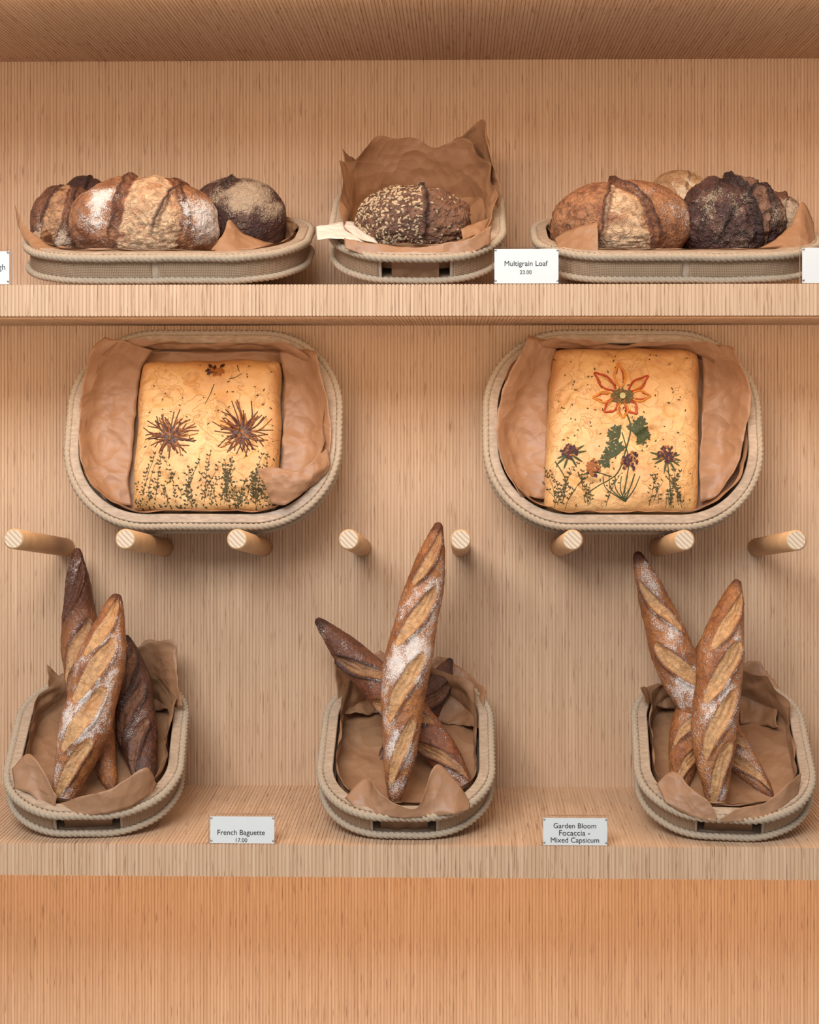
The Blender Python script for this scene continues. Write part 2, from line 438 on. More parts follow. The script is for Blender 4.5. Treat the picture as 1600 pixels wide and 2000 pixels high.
sheet(BU2, "paper_back_fold", [
  [(664, 293, -.12), (700, 318, -.08), (745, 338, -.04), (775, 322, -.09), (801, 286, -.09), (822, 333, -.03), (850, 312, -.06), (900, 270, -.12), (940, 246, -.16), (957, 285, -.17)],
  [(672, 345, -.13), (705, 365, -.07), (745, 375, -.03), (780, 350, -.08), (802, 330, -.05), (825, 352, -.03), (860, 345, -.04), (905, 315, -.09), (945, 292, -.16), (962, 330, -.19)],
  [(672, 410, -.17), (705, 420, -.11), (745, 420, -.08), (780, 415, -.07), (805, 405, -.06), (830, 405, -.06), (865, 400, -.06), (905, 385, -.09), (945, 370, -.15), (975, 385, -.20)],
  [(690, 460, -.24), (710, 470, -.20), (745, 470, -.17), (780, 470, -.16), (805, 470, -.16), (830, 470, -.16), (865, 470, -.16), (905, 465, -.18), (940, 445, -.22), (965, 440, -.26)]],
  amp=.010, sc=11, seed=1)
sheet(BU2, "paper_side_fold", [
  [(618, 446, -.36), (650, 440, -.33), (680, 435, -.30), (705, 440, -.27)],
  [(618, 470, -.42), (660, 470, -.42), (700, 474, -.41), (740, 480, -.38)]], mat=M_PAPER_L, amp=.003, seed=2)
sheet(BU2, "paper_front_fold", [
  [(670, 468, -.42), (720, 478, -.425), (790, 484, -.43), (860, 480, -.43), (915, 470, -.425), (958, 442, -.40)],
  [(672, 490, -.43), (720, 500, -.435), (790, 505, -.44), (860, 505, -.44), (915, 500, -.43), (958, 480, -.41)]], amp=.004, seed=3)
sheet(BU2, "paper_right_fold", [
  [(962, 425, -.28), (945, 432, -.34), (900, 452, -.38)],
  [(965, 455, -.30), (945, 470, -.38), (905, 490, -.41)]], amp=.004, seed=4)
sheet(BU1, "paper_left_fold", [
  [(28, 402, -.30), (50, 445, -.34), (85, 472, -.37), (150, 497, -.41)],
  [(34, 440, -.32), (55, 480, -.37), (90, 500, -.42), (150, 506, -.43)]], amp=.003, seed=5)
sheet(BU1, "paper_right_fold", [
  [(405, 497, -.41), (432, 465, -.40), (446, 432, -.37), (470, 455, -.36), (500, 470, -.36), (545, 480, -.33)],
  [(405, 506, -.43), (432, 505, -.43), (455, 504, -.43), (480, 504, -.43), (510, 503, -.42), (550, 498, -.40)]], amp=.003, seed=6)
sheet(BU3, "paper_left_fold", [
  [(1082, 470, -.36), (1110, 452, -.37), (1140, 442, -.385), (1166, 436, -.395)],
  [(1090, 492, -.40), (1115, 500, -.42), (1140, 503, -.43), (1168, 504, -.43)]], amp=.003, seed=7)
sheet(BU3, "paper_right_fold", [
  [(1450, 500, -.42), (1500, 480, -.39), (1545, 440, -.35), (1568, 398, -.31), (1588, 440, -.30)],
  [(1455, 506, -.43), (1500, 505, -.43), (1545, 504, -.42), (1575, 502, -.40), (1592, 492, -.36)]], amp=.003, seed=8)
sheet(BF1, "paper_corner_fold", [
  [(500, 916, .078), (525, 912, .088), (575, 922, .092), (612, 903, .088), (642, 878, .072)],
  [(516, 950, .082), (542, 948, .090), (580, 945, .092), (620, 925, .085), (645, 900, .068)],
  [(530, 988, .070), (555, 990, .076), (580, 975, .072), (612, 948, .066), (642, 918, .062)]], amp=.005, seed=9, local=True)
sheet(BF1, "paper_left_fold", [
  [(202, 660, .10), (240, 668, .095), (300, 684, .05)],
  [(176, 690, .10), (215, 712, .062), (275, 725, .04)],
  [(158, 780, .075), (200, 785, .035), (265, 785, .03)],
  [(152, 870, .07), (195, 880, .03), (258, 880, .03)],
  [(170, 935, .062), (205, 935, .032), (252, 935, .03)],
  [(205, 978, .055), (228, 984, .04), (258, 990, .03)]], amp=.006, sc=10, seed=10, local=True)
sheet(BF1, "paper_right_fold", [
  [(548, 688, .05), (590, 686, .07), (616, 690, .09)],
  [(552, 755, .03), (600, 760, .045), (636, 768, .085)],
  [(552, 840, .03), (600, 840, .03), (642, 835, .072)],
  [(550, 900, .03), (598, 900, .03), (638, 890, .065)],
  [(540, 965, .03), (575, 955, .03), (608, 942, .055)]], amp=.007, sc=10, seed=11, local=True)
sheet(BF2, "paper_left_fold", [
  [(1030, 655, .10), (1055, 662, .085), (1085, 680, .05)],
  [(985, 745, .09), (1030, 755, .05), (1074, 750, .035)],
  [(968, 830, .075), (1010, 835, .032), (1070, 835, .03)],
  [(975, 905, .068), (1015, 910, .030), (1068, 910, .03)],
  [(1018, 972, .06), (1040, 975, .04), (1066, 980, .03)]], amp=.007, sc=10, seed=12, local=True)
sheet(BF2, "paper_right_fold", [
  [(1364, 678, .05), (1400, 674, .08), (1428, 680, .10)],
  [(1368, 760, .03), (1415, 765, .05), (1464, 775, .09)],
  [(1368, 840, .03), (1410, 850, .03), (1455, 850, .07)],
  [(1366, 910, .03), (1405, 920, .03), (1440, 910, .06)],
  [(1364, 985, .03), (1380, 980, .03), (1400, 968, .04)]], amp=.008, sc=10, seed=13, local=True)
sheet(BL1, "paper_front_fold", [
  [(100, 1578, -.415), (150, 1560, -.435), (215, 1545, -.44), (280, 1505, -.41), (306, 1535, -.38)],
  [(96, 1598, -.42), (150, 1596, -.44), (210, 1590, -.44), (260, 1575, -.42), (300, 1548, -.39)]], amp=.004, seed=14)
sheet(BL1, "paper_left_fold", [
  [(22, 1505, -.37), (55, 1475, -.37), (85, 1510, -.40), (112, 1555, -.43)],
  [(28, 1545, -.39), (60, 1555, -.41), (85, 1578, -.42), (102, 1590, -.43)]], amp=.003, seed=15)
sheet(BL1, "paper_back_fold", [
  [(250, 1275, -.08), (290, 1258, -.07), (342, 1256, -.09)],
  [(255, 1330, -.08), (300, 1330, -.06), (345, 1330, -.12)],
  [(262, 1400, -.12), (310, 1395, -.11), (352, 1385, -.18)]], amp=.008, seed=16)
sheet(BL1, "paper_back_left_fold", [
  [(92, 1302, -.09), (110, 1318, -.08), (140, 1345, -.07)],
  [(95, 1345, -.12), (115, 1360, -.09), (142, 1380, -.08)]], amp=.004, seed=17)
sheet(BL2, "paper_front_fold", [
  [(672, 1560, -.40), (715, 1520, -.39), (738, 1545, -.43), (775, 1572, -.445), (815, 1578, -.445), (850, 1496, -.40), (890, 1530, -.40), (918, 1572, -.41)],
  [(690, 1578, -.42), (718, 1590, -.43), (745, 1595, -.44), (780, 1600, -.445), (812, 1600, -.445), (850, 1598, -.44), (890, 1592, -.44), (916, 1584, -.42)]], amp=.004, seed=18)
sheet(BL2, "paper_back_fold", [
  [(648, 1296, -.10), (690, 1300, -.07), (735, 1280, -.06), (760, 1290, -.06)],
  [(650, 1350, -.12), (690, 1350, -.08), (735, 1340, -.07), (760, 1350, -.07)],
  [(655, 1400, -.16), (700, 1400, -.13), (735, 1400, -.11), (760, 1400, -.11)]], amp=.008, seed=19)
sheet(BL2, "paper_back_right_fold", [
  [(830, 1295, -.06), (870, 1290, -.06), (915, 1320, -.07), (945, 1362, -.12)],
  [(835, 1350, -.08), (875, 1350, -.08), (915, 1370, -.10), (940, 1395, -.16)],
  [(840, 1420, -.13), (875, 1420, -.13), (905, 1425, -.15), (930, 1430, -.20)]], amp=.009, seed=20)
sheet(BL3, "paper_front_left_fold", [
  [(1282, 1535, -.38), (1315, 1508, -.39), (1350, 1540, -.42), (1385, 1572, -.44), (1400, 1600, -.445)],
  [(1300, 1570, -.41), (1325, 1585, -.425), (1350, 1595, -.435), (1375, 1602, -.44), (1398, 1606, -.445)]], amp=.003, seed=21)
sheet(BL3, "paper_front_right_fold", [
  [(1405, 1603, -.445), (1440, 1582, -.44), (1490, 1570, -.43), (1540, 1530, -.40), (1564, 1510, -.37)],
  [(1410, 1608, -.445), (1440, 1607, -.445), (1485, 1600, -.44), (1530, 1580, -.42), (1558, 1550, -.39)]], amp=.003, seed=22)
sheet(BL3, "paper_back_right_fold", [
  [(1440, 1305, -.06), (1475, 1300, -.06), (1520, 1345, -.09)],
  [(1440, 1360, -.08), (1480, 1365, -.08), (1518, 1385, -.13)],
  [(1445, 1420, -.13), (1480, 1425, -.13), (1520, 1430, -.18)]], amp=.009, seed=23)
sheet(BL3, "paper_back_left_fold", [
  [(1252, 1345, -.14), (1280, 1340, -.09), (1320, 1330, -.07)],
  [(1258, 1375, -.16), (1285, 1385, -.12), (1322, 1390, -.10)]], amp=.006, seed=24)

# ------------------------------------------------------------------ baguettes
def baguette(ctrl, hw, mat, slashes, beta=.55, flour=1.0, burn_top=0., seed=0, dirn=1, Lh=.082, phi0=0., burn_all=0., name="baguette"):
    ax = crv([W(*c) for c in ctrl], 260); n = len(ax); M_ = 96
    ln = [0]
    for i in range(1, n): ln.append(ln[-1]+(ax[i]-ax[i-1]).length)
    LT = ln[-1]; vs = []; cu = []; fl = []; bu = []
    for i, p in enumerate(ax):
        t = ln[i]/LT; T = (ax[min(i+1, n-1)]-ax[max(i-1, 0)]).normalized()
        Fv = Vector((0, -1, 0)); Fv = (Fv-T*Fv.dot(T)).normalized(); S = Fv.cross(T)
        if S.x < 0: S = -S
        R = hw*(p.y-CAM.y)/F
        q = abs(2*t-1); prof = max(0, 1-q**2.3)**.92
        prof = prof*(1+.04*math.sin(t*19+seed)) + .13*(1-prof)*(1 if q < .985 else max(0, (1-q)/.015)**.5)
        for j in range(M_):
            a = 2*math.pi*j/M_
            aa = a if a <= math.pi else a-2*math.pi
            x3 = p*1.0+S*math.sin(a)*R*.9+Fv*math.cos(a)*R*.9
            wob = noise.noise(x3*30+Vector((0, seed, 0)))
            aw = (aa-phi0)*R*1.05; s = ln[i]
            cut = 0; dr = 0; bn = 0
            for sc_ in slashes:
                ds = (sc_*LT-s); l = ds*math.cos(beta)+aw*math.sin(beta)*dirn; w = -ds*math.sin(beta)+aw*math.cos(beta)*dirn
                w += .003*wob
                ww = .0165*R/.04; e = 1-(l/Lh)**2
                if e <= 0: continue
                wl = ww*math.sqrt(e); x = w/wl
                if abs(x) < 1.0:
                    cut = max(cut, min(1, (1-abs(x))*3)*min(1, e*3)); dr += (-.0045*(1-x*x)+.0012*math.sin(x*9+wob*3))*min(1, e*2)
                rg = math.exp(-((w-wl)/.0032)**2)*min(1, e*2); dr += .0080*rg; bn = max(bn, rg*.8)
                rg2 = math.exp(-((w+wl)/.005)**2)*min(1, e*2); dr += .0025*rg2; bn = max(bn, rg2*.45)
            r = R*prof+dr*min(1, prof*1.3)+.0022*noise.noise(x3*22+Vector((seed, 0, 0)))+.0010*noise.noise(x3*80)+.0005*noise.noise(x3*200)
            r = max(r, .001)
            vs.append(p+S*math.sin(a)*r+Fv*math.cos(a)*r)
            cu.append(cut); fl.append(flour*(1-cut*.7)*max(0, .5+.6*math.cos(aa))*(1-.8*sst(.86, 1, q)))
            bu.append(min(1, bn+burn_all+.9*sst(.84, 1, q)+burn_top*sst(.6, 0.1, t)+.3*sst(1.2, 2.2, abs(aa))))
    fs = grid_faces(n, M_, True)+[tuple(range(M_-1, -1, -1)), tuple((n-1)*M_+j for j in range(M_))]
    return mesh_obj(name, vs, fs, mat, None, True, {'cut': cu, 'flour': fl, 'burn': bu}, center=True)
baguette([(150, 1070, -.07), (155, 1200, -.12), (168, 1340, -.19), (195, 1450, -.26), (222, 1552, -.32)], 39, BG, [.18, .42, .72], flour=.8, burn_top=1.0, seed=1)
baguette([(229, 1160, -.22), (203, 1270, -.27), (172, 1400, -.32), (142, 1500, -.36), (114, 1586, -.385)], 50, BG, [.17, .38, .60, .83], beta=.42, flour=1.35, seed=2, phi0=.0)
baguette([(245, 1240, -.13), (258, 1330, -.17), (268, 1430, -.22), (290, 1548, -.31)], 40, BD, [.28, .5, .75], flour=.7, burn_top=.3, seed=3)
baguette([(858, 1020, -.20), (838, 1110, -.24), (812, 1220, -.28), (790, 1330, -.32), (783, 1440, -.35), (770, 1580, -.385)], 45, BG, [.14, .36, .60, .82], beta=.44, flour=1.35, seed=4, burn_top=.3)
baguette([(618, 1208, -.13), (700, 1295, -.17), (790, 1385, -.215), (860, 1465, -.26), (927, 1560, -.32)], 39, BR, [.3, .55, .8], flour=1.1, burn_top=.6, seed=5, dirn=-1)
baguette([(882, 1286, -.07), (838, 1370, -.11), (780, 1460, -.17), (725, 1560, -.27)], 34, BD, [.3, .6], flour=.4, seed=6)
baguette([(1244, 1077, -.07), (1288, 1200, -.12), (1338, 1330, -.17), (1415, 1440, -.22), (1512, 1564, -.32)], 42, BG, [.22, .45, .70, .87], flour=1.15, seed=7, dirn=-1, burn_top=.3)
baguette([(1441, 1132, -.22), (1415, 1240, -.27), (1400, 1370, -.32), (1395, 1480, -.36), (1402, 1600, -.385)], 46, BG, [.20, .42, .63, .84], beta=.44, flour=1.05, seed=8)
baguette([(1400, 1200, -.07), (1372, 1340, -.14), (1340, 1450, -.22), (1325, 1560, -.32)], 36, BG, [.3, .6, .85], flour=.9, seed=9)

# ------------------------------------------------------------------ round loaves
def boule(name, bb, y, ry, mat, ears, flour, seed=0, cutr=None, rough=1.0, flat=.85, strip=0):
    c = W((bb[0]+bb[1])/2, (bb[2]+bb[3])/2, y); s = (y-CAM.y)/F
    rx = (bb[1]-bb[0])/2*s; rz = (bb[3]-bb[2])/2*s
    bm = bmesh.new(); bmesh.ops.create_icosphere(bm, subdivisions=7, radius=1)
    vs = []; cu = []; fl = []; bu = []
    sv = Vector((seed*1.7, seed*3.1, 0))
    for v in bm.verts:
        d = v.co.normalized(); x, yy, z = d
        e = .86
        dd = Vector((math.copysign(abs(x)**e, x), math.copysign(abs(yy)**e, yy), math.copysign(abs(z)**e, z)))
        dd = dd*(1/max(1, dd.length*.97))
        r = 1+.045*noise.noise(d*2.2+sv)+.018*rough*noise.noise(d*7+sv)+.009*rough*noise.noise(d*22+sv)
        cut = 0; bn = 0
        up = sst(-.6, 0, z)
        wob = .045*noise.noise(d*4+sv)+.02*noise.noise(d*13+sv)
        for (cc, k, tl, hh, side) in ears:
            dx = (x-(cc+tl*z+k*z*z)+wob)*side
            rg = math.exp(-(dx/.045)**2) if dx < 0 else math.exp(-(dx/.018)**2)
            r += hh*up*(rg - .6*math.exp(-((dx-.09)/.08)**2)); bn = max(bn, rg*.9*up)
            bn = max(bn, .7*math.exp(-((dx-.05)/.03)**2)*up)
        if cutr:
            (c1, k1, t1), (c2, k2, t2) = cutr
            a1 = x-(c1+t1*z+k1*z*z)+wob; a2 = (c2+t2*z+k2*z*z)-x-wob
            cut = sst(0, .08, min(a1, a2))*sst(-.9, -.5, z)*(.75+.5*noise.noise(d*5+sv))
            dq = Vector((d.x*1.5, d.y*3, d.z*3))
            r += cut*.022*rid(dq+sv, 3)+cut*.008*rid(d+sv, 14)
        f = 0
        for (fx, fz, fr, fa) in flour:
            q = math.hypot(x-fx, z-fz)/fr; f = max(f, fa*max(0, 1-q*q*.7))
        if strip: f *= .35+.65*sst(-.3, .3, math.sin((x*strip+z*strip*.6)+2*noise.noise(d*2)))
        vs.append(Vector((dd.x*rx*r, dd.y*ry*r, dd.z*rz*r)))
        cu.append(cut); fl.append(f*(1-cut*.7)); bu.append(bn)
    fs = [tuple(v.index for v in f.verts) for f in bm.faces]; bm.free()
    o = mesh_obj(name, vs, fs, mat, None, True, {'cut': cu, 'flour': fl, 'burn': bu}); o.location = c
    return o
boule("sourdough_loaf", (138, 426, 344, 530), -.295, .105, SG, [(-.22, .0, .12, .085, 1), (.66, -.32, 0, .035, -1), (.25, .1, .25, .02, 1)],
      [(-.5, .35, .6, 1.5), (.9, .0, .6, 1.2), (.2, .6, .5, .3), (-.8, -.3, .6, 1.0)], 1, ((-.18, 0, .12), (.62, -.32, 0)))
boule("sourdough_loaf", (62, 200, 362, 512), -.19, .07, SB, [(.25, -.2, .25, .07, -1), (-.45, .1, .3, .03, 1)],
      [(-.2, -.6, .7, 1.3), (-.6, 0, .4, .7)], 2, ((-.45, .1, .3), (.1, -.2, .25)))
boule("sourdough_loaf", (118, 215, 344, 470), -.075, .055, SD, [(.1, 0, .1, .06, 1)], [(0, .5, .3, .2)], 3)
boule("sourdough_loaf", (372, 558, 347, 508), -.16, .085, SD, [(-.45, .1, .3, .08, 1)],
      [(.15, .65, .75, 1.7), (.8, .1, .4, 1.0), (.1, -.2, .5, .6), (.8, -.5, .4, .5)], 4)
mg = boule("multigrain_loaf", (696, 918, 364, 512), -.29, .095, MG, [(.19, -.12, .05, .11, 1)], [(.5, .2, .5, .4)], 5, ((.24, -.1, .05), (1.5, 0, 0)), rough=2.2)
A = Acc(); B2 = Acc(); bv = [v.co.copy() for v in mg.data.vertices]; bn_ = [v.normal.copy() for v in mg.data.vertices]
cnt = 0; rx_ = max(v.x for v in bv); rz_ = max(v.z for v in bv)
while cnt < 2200:
    i = random.randrange(len(bv)); p = bv[i]; nn = bn_[i]
    lim = .17*rx_
    if p.z < -.6*rz_: continue
    if p.x > lim and random.random() > .07: continue
    cnt += 1
    t = nn.orthogonal().normalized(); t.rotate(Matrix.Rotation(random.random()*6.28, 3, nn)); b_ = nn.cross(t)
    L = random.uniform(.0028, .0055); w = L*random.uniform(.45, .65); hgt = .0012
    ring_ = [p+t*L*math.cos(a)+b_*w*math.sin(a)+nn*.0004 for a in [k*math.pi/3 for k in range(6)]]
    top = [p+t*L*.5*math.cos(a)+b_*w*.5*math.sin(a)+nn*hgt*1.4 for a in [k*math.pi/3 for k in range(6)]]
    (A if random.random() < .66 else B2).add(ring_+top, grid_faces(2, 6, True)+[tuple(range(6, 12))])
mesh_obj("oat_seeds", A.v, A.f, plain("oat_flake", (.52, .37, .22), .7, 150, .7, .2), mg)
mesh_obj("flax_seeds", B2.v, B2.f, plain("flax_seed", (.12, .065, .04), .4, 150, .5, .2), mg)
boule("sourdough_loaf", (1078, 1346, 352, 528), -.285, .105, SG, [(.36, -.25, -.22, .10, -1), (-.25, 0, .15, .03, 1)],
      [(.8, .1, .5, .75), (-.5, .3, .3, .35), (.3, .7, .4, .6), (-.9, -.2, .4, .5)], 6, ((-.30, 0, .15), (.30, -.25, -.22)))
boule("sourdough_loaf", (1262, 1392, 333, 470), -.10, .06, SP, [(0, 0, .2, .02, 1)], [(0, .3, 1.2, 1.4)], 7, strip=14)
boule("sourdough_loaf", (1324, 1530, 346, 524), -.26, .10, SD, [(.30, -.10, -.25, .14, -1), (-.15, .2, .5, .04, 1), (-.6, .2, .3, .03, 1), (.7, -.2, 0, .04, -1)],
      [(-.35, .35, .6, 1.1), (-.1, -.5, .5, 1.1), (-.85, .1, .3, .9), (.8, 0, .4, .9)], 8, ((.34, -.10, -.25), (.62, -.2, 0)), rough=2.4)
boule("sourdough_loaf", (1440, 1568, 374, 512), -.14, .075, SB, [(.1, .1, .2, .07, 1)],
      [(.5, .1, .9, 1.2)], 9, rough=1.6)

# ------------------------------------------------------------------ focaccia
def foc_mat():
    m, nt, b = newmat("focaccia_crust"); g = G(nt); co = g.coord()
    n1 = g.noise(co, 9, 4, .55); n2 = g.noise(co, 45, 4, .6); n3 = g.noise(co, 300, 3)
    rg = g.noise(co, 14, 3, .6, .8); crk = g.mr(g.math('ABSOLUTE', g.math('SUBTRACT', rg, .5)), 0, .012, 1, 0)
    c = g.mix(g.mr(n1, .35, .65), (.68, .42, .18), (.58, .30, .10))
    c = g.mix(g.mr(g.attr('burn'), 0, 1), c, (.38, .15, .045))
    c = g.mix(g.attr('cut'), c, (.68, .47, .25))
    c = g.mix(g.mr(n2, .54, .72, 0, .65), c, (.42, .18, .055))
    c = g.mix(g.math('MULTIPLY', crk, .45), c, (.34, .14, .045))
    c = g.mix(g.mr(n3, .66, .73, 0, .4), c, (.28, .14, .04))
    g.put(b.inputs['Base Color'], c); b.inputs['Roughness'].default_value = .5
    g.put(b.inputs['Normal'], g.bump(g.math('SUBTRACT', g.math('ADD', n2, g.math('MULTIPLY', n3, .25)), g.math('MULTIPLY', crk, .25)), .6, .006)); return m
M_FOC = foc_mat()
def focaccia(Bk, corners, seed, w0=.022, w1=.072):
    M = Bk.matrix_world; tl, tr, br, bl = [RP(x, y, M, w1-.008) for x, y in corners]
    N = 190; vs = []; cu = []; bu = []
    for i in range(N):
        y = math.sin(math.pi/2*(2*i/(N-1)-1))
        for j in range(N):
            x = math.sin(math.pi/2*(2*j/(N-1)-1)); a = (x+1)/2; bb = (y+1)/2
            k = 1-.022*(abs(x*y))**6
            p = (bl*(1-a)+br*a)*(1-bb)+(tl*(1-a)+tr*a)*bb; cc = (tl+tr+br+bl)/4
            p = cc+(p-cc)*k; p.z = 0
            p += Vector((noise.noise(Vector((y*3, seed, 0))), noise.noise(Vector((x*3, 5, seed))), 0))*.004
            prof = (max(0, (1-abs(x)**9))*max(0, (1-abs(y)**9)))**.30
            q = p+Vector((seed, seed*2, 0)); inn = sst(0, .2, 1-max(abs(x), abs(y)))
            h = (.005*noise.noise(q*10)+.0035*noise.noise(q*24)+.0022*noise.noise(q*50)+.001*noise.noise(q*110))*inn - .008*sst(.25, .6, noise.noise(q*19+Vector((4, 4, 0))))*inn
            ed = 1-prof
            vs.append(Vector((p.x, p.y, w0+(w1-w0)*prof+h)))
            cu.append(min(1, sst(.35, 1.0, ed)*1.0)); bu.append(max(0, min(1, .35+1.4*noise.noise(q*6)))*sst(0, .1, ed)*.4+.6*sst(.84, .97, max(abs(x), abs(y)))*sst(-.6, .9, y)*(1-ed)+.5*max(0, noise.noise(q*14)))
    fs = grid_faces(N, N)
    border = [j for j in range(N)]+[i*N+N-1 for i in range(1, N)]+[(N-1)*N+j for j in range(N-2, -1, -1)]+[i*N for i in range(N-2, 0, -1)]
    fs.append(tuple(reversed(border)))
    e = empty("focaccia", M)
    mesh_obj("focaccia_slab", vs, fs, M_FOC, e, True, {'cut': cu, 'burn': bu})
    tree = BVHTree.FromPolygons([tuple(v) for v in vs], fs[:-1])
    def P(px, py, lift=.0005):
        p = RP(px, py, M, w1); hit = tree.ray_cast(Vector((p.x, p.y, 1)), Vector((0, 0, -1)))
        if hit[0] is None: return Vector((p.x, p.y, w1))
        return hit[0]+Vector((0, 0, lift))
    return e, P
def tube(acc, P, pts, r0, r1=None, n=10, lift=.0003, ns=5):
    cc = crv([Vector((x, y, 0)) for x, y in pts], n); q = [P(v.x, v.y, lift) for v in cc]
    r1 = r0 if r1 is None else r1
    vs, fs = sweep(q, lambda t: r0+(r1-r0)*t, ns)
    acc.add(vs, fs)
def leaf(acc, P, x, y, ang, L, wd, lift=.0009):
    dx, dy = math.cos(ang), -math.sin(ang); nx, ny = -dy, dx
    pts = [(0, 0), (.3, .8), (.6, 1), (.85, .6), (1, 0), (.85, -.6), (.6, -1), (.3, -.8)]
    vs = [P(x+dx*L*a+nx*wd/2*b, y+dy*L*a+ny*wd/2*b, lift+.0006*(1-abs(b))) for a, b in pts]
    vs.append(P(x+dx*L*.5, y+dy*L*.5, lift+.0012))
    acc.add(vs, [(i, (i+1) % 8, 8) for i in range(8)])
M_HERB = plain("baked_thyme", (.075, .06, .022), .7, 200, .7, .2)
M_GREEN = plain("baked_parsley", (.055, .065, .02), .6, 150, .6, .2)
M_ONION = plain("caramelised_onion", (.15, .04, .012), .4, 150, .7, .2)
M_ONION2 = plain("charred_onion", (.05, .015, .008), .4, 150, .6, .2)
M_RED = plain("red_capsicum", (.42, .045, .012), .35, 100, .5, .2)
M_ORG = plain("orange_capsicum", (.62, .22, .025), .35, 100, .5, .2)
M_PURP = plain("dried_purple_petals", (.055, .013, .015), .6, 200, .5, .3)
M_BRN = plain("dried_orange_petals", (.32, .10, .018), .6, 200, .6, .3)
def thyme(acc, P, x, y, h, lean, rs=1):
    top = (x+lean, y-h); mid = (x+lean*.3+random.uniform(-3, 3), y-h*.5)
    tube(acc, P, [(x, y), mid, top], .0006, .0004, 7, ns=4)
    k = int(h/7)
    for i in range(k):
        f = (i+1)/k; px = x+lean*f*f+random.uniform(-2, 2); py = y-h*f
        for s in (-1, 1):
            if random.random() < .7: leaf(acc, P, px, py, math.pi/2+s*random.uniform(.3, 1.4), random.uniform(4, 8)*rs, random.uniform(2.0, 3.4)*rs)
fe, P = focaccia(BF1, [(272, 699), (549, 696), (540, 998), (253, 994)], 1.3)
A, B_, C_ = Acc(), Acc(), Acc()
for (cx, cy, R, sd) in ((333, 853, 56, 1), (473, 845, 62, 2)):
    for k in range(66):
        a = k/66*6.283+random.uniform(-.08, .08); r = R*random.uniform(.55, 1.05); r0 = random.uniform(4, 16)
        if math.sin(a) < -.3: r *= .8
        bend = random.uniform(-.45, .45)
        tube(A if k % 3 else (B_ if k % 2 else C_), P, [(cx+r0*math.cos(a), cy-r0*math.sin(a)), (cx+r*.55*math.cos(a+bend*.3), cy-r*.55*math.sin(a+bend*.3)), (cx+r*math.cos(a+bend), cy-r*math.sin(a+bend))], .0018, .0011, 9, .0003)
    for k in range(46):
        a = random.random()*6.283; r = random.random()*17
        leaf(B_ if k % 4 else C_, P, cx+r*math.cos(a), cy+r*math.sin(a), random.random()*6.28, 10, 5, .0014)
for k in range(22): leaf(C_ if k % 3 else B_, P, 421+random.uniform(-12, 12), 724+random.uniform(-7, 7), random.random()*6.28, 13, 7, .001)
H = Acc()
for x0, y0, x1, y1 in ((448, 740, 472, 730), (463, 712, 468, 726), (418, 750, 400, 790)): tube(H, P, [(x0, y0), ((x0+x1)/2, (y0+y1)/2+2), (x1, y1)], .001, .0006, 6)
for k in range(34):
    x = random.uniform(262, 530); thyme(H, P, x, 988+random.uniform(-16, 5), random.uniform(25, 90), random.uniform(-30, 30))
for k in range(190): leaf(H, P, random.uniform(258, 536), 990-abs(random.gauss(0, 34)), random.random()*6.28, random.uniform(3, 7), 2.8)
for k in range(60): leaf(H, P, random.uniform(285, 535), random.uniform(710, 900), random.random()*6.28, random.uniform(3, 7), 2.3)
mesh_obj("onion_flower_strands", A.v, A.f, M_ONION, fe); mesh_obj("onion_flower_centres", B_.v, B_.f, M_ONION2, fe)
mesh_obj("orange_petals", C_.v, C_.f, M_BRN, fe); mesh_obj("thyme_sprigs", H.v, H.f, M_HERB, fe)

fe, P = focaccia(BF2, [(1078, 674), (1369, 675), (1367, 1004), (1062, 1000)], 4.1)
RD, OR, GR, H, PU, BN, CN = Acc(), Acc(), Acc(), Acc(), Acc(), Acc(), Acc()
cx, cy = 1216, 774
for k, (deg, L) in enumerate(((97, 62), (52, 0), (38, 60), (0, 52), (-50, 42), (-88, 40), (-140, 44), (183, 55), (140, 68))):
    if not L: continue
    a = rd(deg); acc = OR if k in (0, 3, 5, 7) else RD; w = 10
    dx, dy = math.cos(a), -math.sin(a); nx, ny = -dy, dx
    loop = [(0.28, .2), (.5, .9), (.72, 1), (.9, .45), (1.05, 0), (.9, -.45), (.72, -1), (.5, -.9), (.28, -.2)]
    tube(acc, P, [(cx+dx*L*p+nx*w*q, cy+dy*L*p+ny*w*q) for p, q in loop], .0024, .0024, 26, .0005, 6)
    tube(RD if acc is OR else OR, P, [(cx+dx*L*p+nx*w*.6*q, cy+dy*L*p+ny*w*.6*q) for p, q in loop[1:7]], .0013, .0010, 20, .0007, 5)
for k in range(110):
    a = random.random()*6.283; r = 17*math.sqrt(random.random()); leaf(CN if random.random() < .8 else BN, P, cx+r*math.cos(a), cy+r*math.sin(a), a, 7, 5, .0022)
A7 = Acc(); vs = [P(cx+6*math.cos(k*.785), cy+6*math.sin(k*.785), .006) for k in range(8)]; A7.add(vs, [tuple(range(8))])
mesh_obj("capsicum_stalk", A7.v, A7.f, plain("stalk", (.50, .42, .18), .5), fe)
tube(GR, P, [(1222, 800), (1232, 835), (1222, 880), (1205, 925), (1165, 950), (1140, 968)], .0017, .0011, 30)
tube(GR, P, [(1215, 845), (1222, 870), (1228, 895)], .0013, .0010, 12)
def parsley(x, y, ang, s):
    for q in (-1.2, -.6, 0, .6, 1.2):
        q += random.uniform(-.1, .1)
        L = s*(1-.25*abs(q)); leaf(GR, P, x, y, ang+q, L, L*.26, .001)
        for ff in (.45, .7):
            ex_, ey = x+math.cos(ang+q)*L*ff, y-math.sin(ang+q)*L*ff
            for ss in (-1, 1): leaf(GR, P, ex_, ey, ang+q+ss*random.uniform(.5, .9), L*.38, L*.16, .0012)
parsley(1212, 850, rd(165), 28); parsley(1240, 848, rd(50), 34); parsley(1245, 850, rd(-10), 28)
